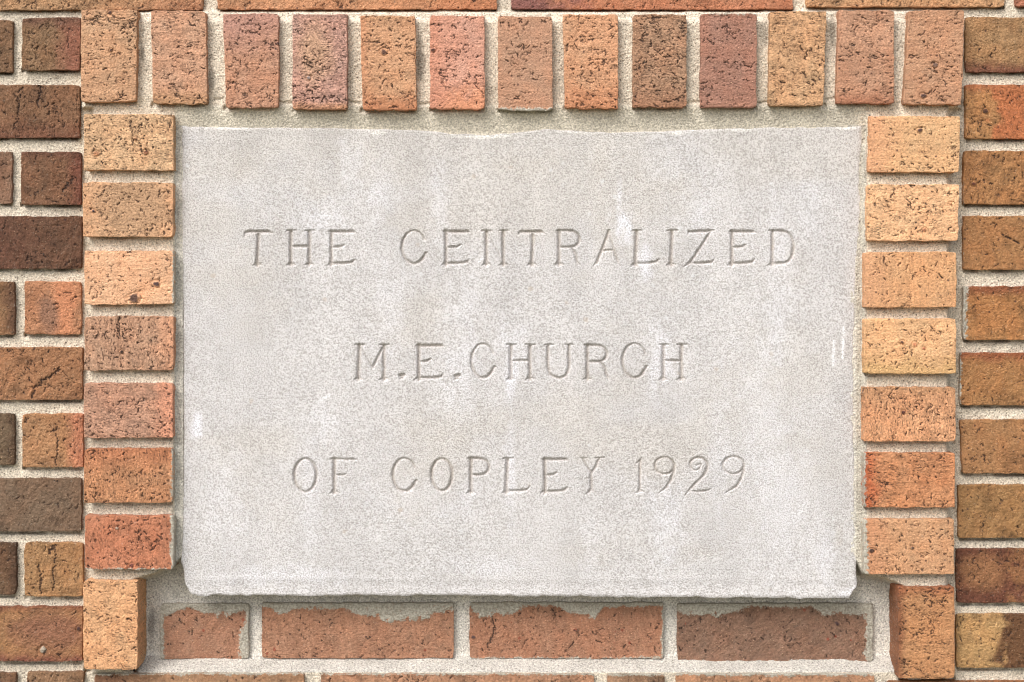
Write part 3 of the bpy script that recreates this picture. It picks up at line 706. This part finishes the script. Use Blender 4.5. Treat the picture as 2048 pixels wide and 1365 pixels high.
def stone():
    def ax_bands(bands, a0, a1, fine, coarse):
        out = [a0]; p = a0
        for lo, hi in bands:
            for (s0, s1, stp) in ((p, lo, coarse), (lo, hi, fine)):
                n_ = max(1, int(math.ceil((s1 - s0) / stp))); out.extend(np.linspace(s0, s1, n_ + 1)[1:])
            p = hi
        n_ = max(1, int(math.ceil((a1 - p) / coarse))); out.extend(np.linspace(p, a1, n_ + 1)[1:])
        return np.array(out)
    X0, X1, Y0, Y1 = 362.0, 1714.0, 256.0, 1194.0
    ax = ax_bands([(480, 1600)], X0, X1, 1.4, 2.4)
    ay = ax_bands([(452, 539), (681, 768), (908, 995)], Y0, Y1, 1.3, 2.4)
    X, Y = np.meshgrid(ax, ay)
    # outline: the edges as they are dressed and chipped
    tpx = [362, 480, 640, 760, 860, 900, 970, 1030, 1090, 1160, 1220, 1300, 1400, 1520, 1640, 1722]
    top = [253, 256, 257, 259, 262, 268, 271, 266, 259, 262, 266, 264, 259, 256, 255, 253]
    dT = np.interp(X, tpx, top) - Y0 + 1.6 * fbm(X / 20.0, X * 0, 41, 3)
    dB = np.interp(X, [362, 372, 380, 395, 520, 700, 860, 1000, 1150, 1290, 1340, 1500, 1660, 1690, 1704, 1714], [1172, 1182, 1188, 1192, 1191, 1192, 1190, 1192, 1193, 1195, 1193, 1196, 1197, 1197, 1193, 1180]) - Y1 + 2.6 * fbm(X / 17.0, X * 0 + 3, 43, 4) - 3.5 * np.clip(fbm(X / 22.0, X * 0 + 8, 44, 3) - 0.35, 0, 1)
    dL = np.interp(Y, [250, 270, 500, 700, 900, 1080, 1125, 1140, 1165, 1194], [363, 364, 366, 368, 368, 366, 363, 368, 370, 376]) - X0 + 1.2 * fbm(Y / 20.0, Y * 0, 45, 3)
    dR = np.interp(Y, [250, 262, 330, 400, 450, 500, 560, 640, 740, 850, 1000, 1140, 1180, 1194], [1722, 1724, 1721, 1720, 1720, 1716, 1711, 1708, 1706, 1707, 1709, 1712, 1713, 1706]) - X1 + 1.6 * fbm(Y / 16.0, Y * 0, 47, 3)
    wL = np.exp(-(X - X0) / 14.0); wR = np.exp(-(X1 - X) / 14.0); wT = np.exp(-(Y - Y0) / 14.0); wB = np.exp(-(Y1 - Y) / 14.0)
    Xs = X + dL * wL + dR * wR; Ys = Y + dT * wT + dB * wB
    mm = np.minimum(np.minimum(X - X0, X1 - X), np.minimum(Y - Y0, Y1 - Y)) * 0.52
    r = 2.4
    e = np.clip(mm + 0.9 * fbm(X / 18.0, Y / 18.0, 51, 3), 0, r)
    h = 0.5 * fbm(X / 160.0, Y / 160.0, 53, 3) + 0.20 * fbm(X / 14.0, Y / 14.0, 55, 3)
    h = h - (r - np.sqrt(np.clip(r * r - (r - e) ** 2, 0, None))) * 0.6
    # drafted margin along the foot and the right side
    h = h + 0.35 * np.exp(-((Y - 1158 + 2.5 * fbm(X / 60.0, X * 0, 57, 2)) / 5.0) ** 2) * (0.4 + 0.6 * vnoise(X / 70.0, X * 0, 58)) - 0.25 * sstep(1162, 1172, Y)
    h = h - 0.6 * sstep(1688, 1706, X) * sstep(300, 380, Y) * (1 - sstep(1080, 1160, Y))
    # carving: V-cut strokes
    best = np.zeros_like(X); who = np.full(X.shape, -1, int)
    xw = Xs + 0.8 * fbm(X / 6.0, Y / 6.0, 61, 2); yw = Ys + 0.8 * fbm(X / 6.0, Y / 6.0, 62, 2)
    for gi, (_, _, _, strokes) in enumerate(G):
        ptsall = [p for s in strokes for p in s]
        bx0 = min(p[0] for p in ptsall) - 12; bx1 = max(p[0] for p in ptsall) + 12
        by0 = min(p[1] for p in ptsall) - 12; by1 = max(p[1] for p in ptsall) + 12
        i0, i1 = np.searchsorted(ax, [bx0, bx1]); j0, j1 = np.searchsorted(ay, [by0, by1])
        x = xw[j0:j1, i0:i1]; y = yw[j0:j1, i0:i1]; g_ = np.zeros_like(x)
        for s in strokes:
            for (xa, ya, wa), (xb, yb, wb2) in zip(s[:-1], s[1:]):
                L2 = (xb - xa) ** 2 + (yb - ya) ** 2
                t = np.clip(((x - xa) * (xb - xa) + (y - ya) * (yb - ya)) / max(L2, 1e-6), 0, 1)
                q = np.hypot(x - xa - t * (xb - xa), y - ya - t * (yb - ya)); ww = (wa + (wb2 - wa) * t) * 0.80
                g_ = np.maximum(g_, np.clip(ww - q, 0, None))
        sub = best[j0:j1, i0:i1]; up = g_ > sub
        sub[up] = g_[up]; who[j0:j1, i0:i1][up & (g_ > 0)] = gi
    cut = np.minimum(best, 4.8) * 0.52 * 1.35               # mm
    cut = cut * (0.9 + 0.2 * vnoise(X / 30.0, Y / 30.0, 65))
    D = 0.0120 - (h - cut) * MM
    P = unproject(Xs, Ys, D)
    # colour: limestone with rain streaks, whitish scale and warmer upper part
    C = np.ones(X.shape + (3,)) * lin((213, 210, 209))
    n1 = fbm(X / 60.0, Y / 260.0, 71, 4); n2 = fbm(X / 30.0, Y / 36.0, 72, 4)
    C = C * (1 + 0.08 * n1 + 0.07 * n2)[..., None]
    warm = sstep(0.0, 0.6, fbm(X / 170.0, Y / 110.0, 73, 3) + 0.7 * sstep(520, 260, Y))
    C = C * (1 - warm[..., None] * np.array([0.02, 0.035, 0.065]))
    def blot(sx, sy, a_, bb, amt, c=(240, 240, 246), ns=0.5):
        q = 1 - np.hypot((X - sx) / a_, (Y - sy) / bb) + ns * 1.3 * fbm(X / 15.0, Y / 22.0, int(sx), 4)
        wgt = np.clip(amt * 1.15, 0, 1) * sstep(0.0, 0.95, q); C[:] = C * (1 - wgt[..., None]) + lin(c) * wgt[..., None]
    # white run-offs
    for (sx, sy, a_, bb, amt) in ((1243, 455, 26, 75, .75), (1240, 395, 9, 50, .5), (1290, 520, 22, 60, .5), (1022, 760, 20, 70, .5), (1022, 930, 14, 200, .35), (920, 700, 60, 200, .25), (1320, 720, 40, 110, .4), (1030, 690, 60, 80, .3),
        (392, 850, 16, 44, 1.1), (700, 330, 40, 80, .25), (760, 380, 40, 90, .22), (1400, 430, 40, 70, .25), (640, 440, 60, 60, .35), (1330, 1060, 50, 130, .35), (1560, 560, 40, 260, .25), (1440, 900, 30, 220, .22), (620, 1000, 30, 200, .2), (880, 420, 30, 130, .25), (1180, 1100, 30, 90, .2), (1650, 1120, 30, 70, .3), (560, 1150, 200, 30, .3),
        (1620, 420, 40, 90, .22), (980, 1130, 120, 30, .25), (840, 1000, 200, 60, .2), (1520, 780, 60, 200, .25), (1560, 1000, 90, 200, .25), (780, 620, 50, 140, .25), (450, 1000, 60, 150, .2), (660, 850, 60, 60, .25), (1700, 1185, 40, 16, .4)):
        blot(sx, sy, a_, bb, amt)
    for (sx, sy, a_, bb, amt) in ((1350, 370, 90, 40, .3), (1200, 320, 30, 120, .25), (1060, 330, 110, 50, .22), (560, 500, 60, 120, .15), (900, 860, 200, 60, .12), (1680, 1080, 14, 40, .3), (480, 330, 60, 50, .2)):
        blot(sx, sy, a_, bb, amt * 0.5, (200, 188, 168))
    for (sx, sy, a_, bb, amt) in ((970, 268, 95, 9, .9), (755, 264, 25, 6, .8), (1150, 262, 60, 5, .5), (1350, 263, 26, 7, .9), (1480, 260, 40, 4, .5), (470, 258, 60, 3.5, .6), (1690, 258, 30, 4, .5)):
        blot(sx, sy, a_, bb, min(1.0, amt * 1.35), (252, 249, 243), 0.25)
    for (x0, y0, x1, y1) in ((1668, 683, 1666, 733), (1689, 656, 1686, 716), (958, 523, 965, 516), (660, 790, 640, 800)):   # scratches
        t = np.clip(((X - x0) * (x1 - x0) + (Y - y0) * (y1 - y0)) / ((x1 - x0) ** 2 + (y1 - y0) ** 2), 0, 1)
        wgt = 0.85 * np.clip(1.6 - np.hypot(X - x0 - t * (x1 - x0), Y - y0 - t * (y1 - y0)) / 2.4, 0, 1)
        C = C * (1 - wgt[..., None]) + lin((244, 244, 246)) * wgt[..., None]
    # fresh scale along the lower arris, cuts tinted darker and browner with depth
    low = sstep(1150, 1192, Y) * (0.5 + 0.5 * fbm(X / 50.0, Y / 12.0, 75, 3)); C = C * (1 + 0.12 * low)[..., None]
    cut_tint = np.clip(best / 6.0, 0, 1)[..., None]
    C = C * (1 - cut_tint * np.array([0.17, 0.22, 0.28]))
    dx = np.gradient(P, axis=1); dz = np.gradient(P, axis=0)
    NN = np.cross(dz, dx); NN /= np.linalg.norm(NN, axis=-1, keepdims=True)
    NN = np.where(NN[..., 1:2] > 0, -NN, NN)
    nr, nc = X.shape
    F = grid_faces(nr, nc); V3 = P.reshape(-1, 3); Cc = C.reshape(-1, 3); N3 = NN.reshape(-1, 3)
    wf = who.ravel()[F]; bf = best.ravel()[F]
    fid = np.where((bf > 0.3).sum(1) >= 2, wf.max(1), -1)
    # body
    f = F[fid < 0]; rg = ring(nr, nc); m_ = len(rg); k = len(V3)
    S1 = V3[rg].copy(); S1[:, 1] = S1[:, 1] * 0.6 + 0.10 * 0.4; S2 = V3[rg].copy(); S2[:, 1] = 0.10
    i1 = k + np.arange(m_); i2 = i1 + m_
    q1 = np.stack([rg, np.roll(rg, -1), np.roll(i1, -1), i1], -1); q2 = np.stack([i1, np.roll(i1, -1), np.roll(i2, -1), i2], -1)
    out = V3[rg] - V3.mean(0); out[:, 1] = 0; out /= np.linalg.norm(out, axis=1, keepdims=True)
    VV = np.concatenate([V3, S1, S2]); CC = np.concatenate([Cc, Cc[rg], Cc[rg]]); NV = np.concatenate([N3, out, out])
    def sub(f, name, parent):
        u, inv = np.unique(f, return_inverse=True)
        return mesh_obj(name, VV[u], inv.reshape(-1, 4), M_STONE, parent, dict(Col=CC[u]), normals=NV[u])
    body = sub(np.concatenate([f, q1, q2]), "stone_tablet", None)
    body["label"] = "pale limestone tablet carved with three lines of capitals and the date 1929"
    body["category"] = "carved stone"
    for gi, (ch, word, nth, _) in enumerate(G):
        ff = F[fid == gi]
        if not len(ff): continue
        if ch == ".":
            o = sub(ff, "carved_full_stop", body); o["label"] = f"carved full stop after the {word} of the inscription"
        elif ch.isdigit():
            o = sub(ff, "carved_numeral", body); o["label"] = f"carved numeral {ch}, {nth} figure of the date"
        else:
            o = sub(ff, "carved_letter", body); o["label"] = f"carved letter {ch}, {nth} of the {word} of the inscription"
    return body
stone()
